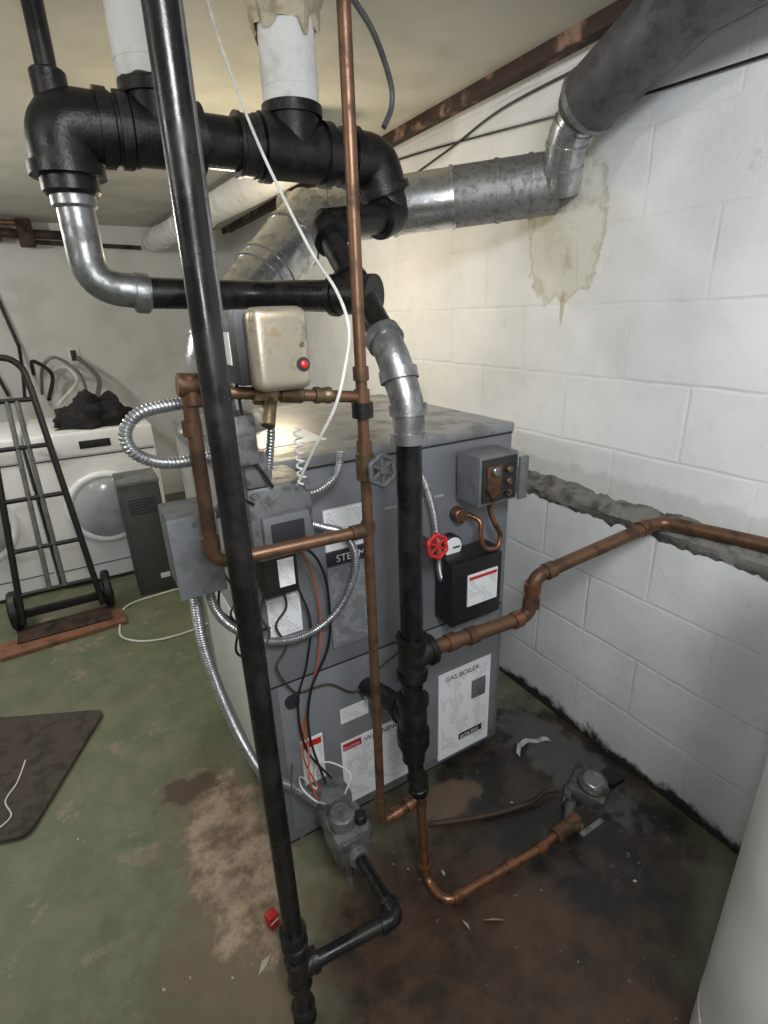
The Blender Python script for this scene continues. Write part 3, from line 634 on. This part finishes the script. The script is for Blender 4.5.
# things on the floor, right
g=group('water_meter')
box('base',(1.14,.74,0),(1.28,.86,.04),castdark,g,.012,Matrix.Rotation(.4,3,'Z')); lathe('dial_case',(1.20,.79,.03),(-.1,-.25,1),[(0,.046),(.03,.046),(.035,.038)],castdark,g); lathe('dial_face',(1.197,.782,.063),(-.1,-.25,1),[(0,.033),(.002,.033)],castgrey,g)
box('flap',(1.235,.74,.035),(1.30,.8,.06),blackfit,g,.006); vs,fs=sweepdata(ringpath((1.197,.782,.065),(-.1,-.25,1),.024,20),.003,8,closed=True); mobj('dial_ring',vs,fs,gunmetal,g)
box('side_arm',(1.08,.80,0),(1.15,.825,.03),castdark,g,.006,Matrix.Rotation(.6,3,'Z'))
g=group('abandoned_pipe'); wire('rod',[(.68,.97,.012),(.85,.9,.012),(1.0,.86,.015),(1.06,.86,.02),(1.10,.85,.02)],.008,rust,g,8,10)
vs=[];fs=[]
for i in range(15):
    t=i/14; x=1.11+.13*t; y=1.03+.03*math.sin(t*4)
    for k,w_ in enumerate((-.009,.009)): vs.append((x,y+w_,.004+.045*max(0,t-.55)**1+.01*math.sin(t*9)**2+.004*k))
for i in range(14): fs.append((2*i,2*i+1,2*i+3,2*i+2))
mobj('plastic_strip',vs,fs,M('dirty_plastic',(.34,.35,.34),(.15,.15,.14),30,rough=.5))
g=group('red_packet'); box('packet',(.155,.945,0),(.182,.972,.045),red,g,.003,Matrix.Rotation(.3,3,'Z')); box('packet_band',(.157,.944,.025),(.180,.973,.03),whitep,g,0,Matrix.Rotation(.3,3,'Z'))
vs=[];fs=[]
for i in range(30):
    x=random.uniform(-.5,1.1); y=random.uniform(.35,1.9)
    if .24<x<1.1 and y>1.1: continue
    s=random.choice([.003,.004,.005,.006]); a=random.uniform(0,6.28); k=len(vs)
    for j in range(4):
        t=a+j*math.pi/2; e=1 if j%2 else random.uniform(.3,.8)
        vs.append((x+s*e*math.cos(t),y+s*e*math.sin(t),.002+random.random()*.003))
    fs.append((k,k+1,k+2,k+3))
for (x,y,l,a) in ((.67,.66,.065,2.6),(.60,.69,.03,1.6),(.12,.88,.05,.6),(.63,.83,.02,1.2)):
    k=len(vs); dx,dy=math.cos(a)*l/2,math.sin(a)*l/2; nx,ny_=-math.sin(a)*.006,math.cos(a)*.006
    vs+=[(x-dx,y-dy,.002),(x+nx,y+ny_,.012),(x+dx,y+dy,.003),(x-nx,y-ny_,.002)]; fs.append((k,k+1,k+2,k+3))
mobj('floor_scraps',vs,fs,debris)
# back wall services
g=group('wall_outlet'); box('plate',(.03,4.985,1.2),(.12,5.0,1.33),insul,g,.004); box('sockets',(.055,4.98,1.225),(.095,4.986,1.305),seam,g,.003)
g=group('appliance_hose')
wire('grey_hose',[(.1,4.93,1.25),(.2,4.7,1.1),(.15,4.5,.95),(.2,4.3,.9)],.018,galvd,g)
wire('white_hose',[(-.1,4.93,1.0),(-.1,4.8,1.15),(.0,4.7,1.2),(.05,4.6,1.1),(-.1,4.4,.97)],.012,white_cord,g)
wire('grey_loop',[(-.2,4.9,1.0),(-.15,4.8,1.2),(-.05,4.75,1.27),(.08,4.6,1.15),(.1,4.4,.98),(.15,4.3,.9)],.012,galvd,g)
wire('black_hose_b',[(-.22,4.9,1.15),(-.2,4.8,1.25),(-.1,4.75,1.15),(-.15,4.5,1.0)],.014,blackp,g)
g=group('laundry_supply_pipe')
pipe('drop',[(-.38,4.96,2.07),(-.27,4.96,1.35)],.012,blackp,g); pipe('drop_b',[(-.55,4.96,1.6),(-.42,4.96,1.0)],.012,blackp,g)
wire('black_hose',[(-.27,4.96,1.37),(-.28,4.85,1.2),(-.3,4.6,1.0)],.012,blackp,g)
g=group('rusty_ceiling_pipe')
pipe('main',[(-2.0,4.85,2.12),(.3,4.85,2.1)],.03,rust,g); pipe('second',[(-2.0,4.7,2.16),(-.1,4.7,2.15),(.0,4.9,2.1)],.018,copper,g)
box('hanger',(-.35,4.8,2.05),(-.2,4.9,2.19),rust,g,.01); box('hanger_b',(-.1,4.8,2.02),(.0,4.9,2.19),rust,g,.01)
pipe('third',[(-.1,4.9,2.06),(.70,4.9,2.04)],.015,rust,g)
# ---------------------------------------------------------------- lights
def light(n,t,loc,e,col,size=.3,rot=None):
    l=bpy.data.lights.new(n,t); l.energy=e; l.color=col
    if t=='AREA': l.size=size
    else: l.shadow_soft_size=size
    o=bpy.data.objects.new(n,l); o.location=loc; coll.objects.link(o)
    if rot: o.rotation_euler=rot
light('utility_lamp','AREA',(.15,-.35,2.1),25,(.95,.98,1),.4,(math.radians(42),0,math.radians(-30)))
light('phone_flash','POINT',(.03,-.02,1.55),8,(.97,.99,1),.025)
light('bulb_rear','POINT',(.72,2.25,1.62),13,(1,.84,.56),.12)
light('bulb_laundry','POINT',(-1.0,3.0,1.95),36,(1,.97,.92),.08)
light('bulb_left','POINT',(-.9,.9,1.95),10,(1,.97,.94),.08)
w=bpy.data.worlds.new('world'); bpy.context.scene.world=w; w.use_nodes=True; w.node_tree.nodes['Background'].inputs[0].default_value=(.5,.52,.55,1); w.node_tree.nodes['Background'].inputs[1].default_value=.3
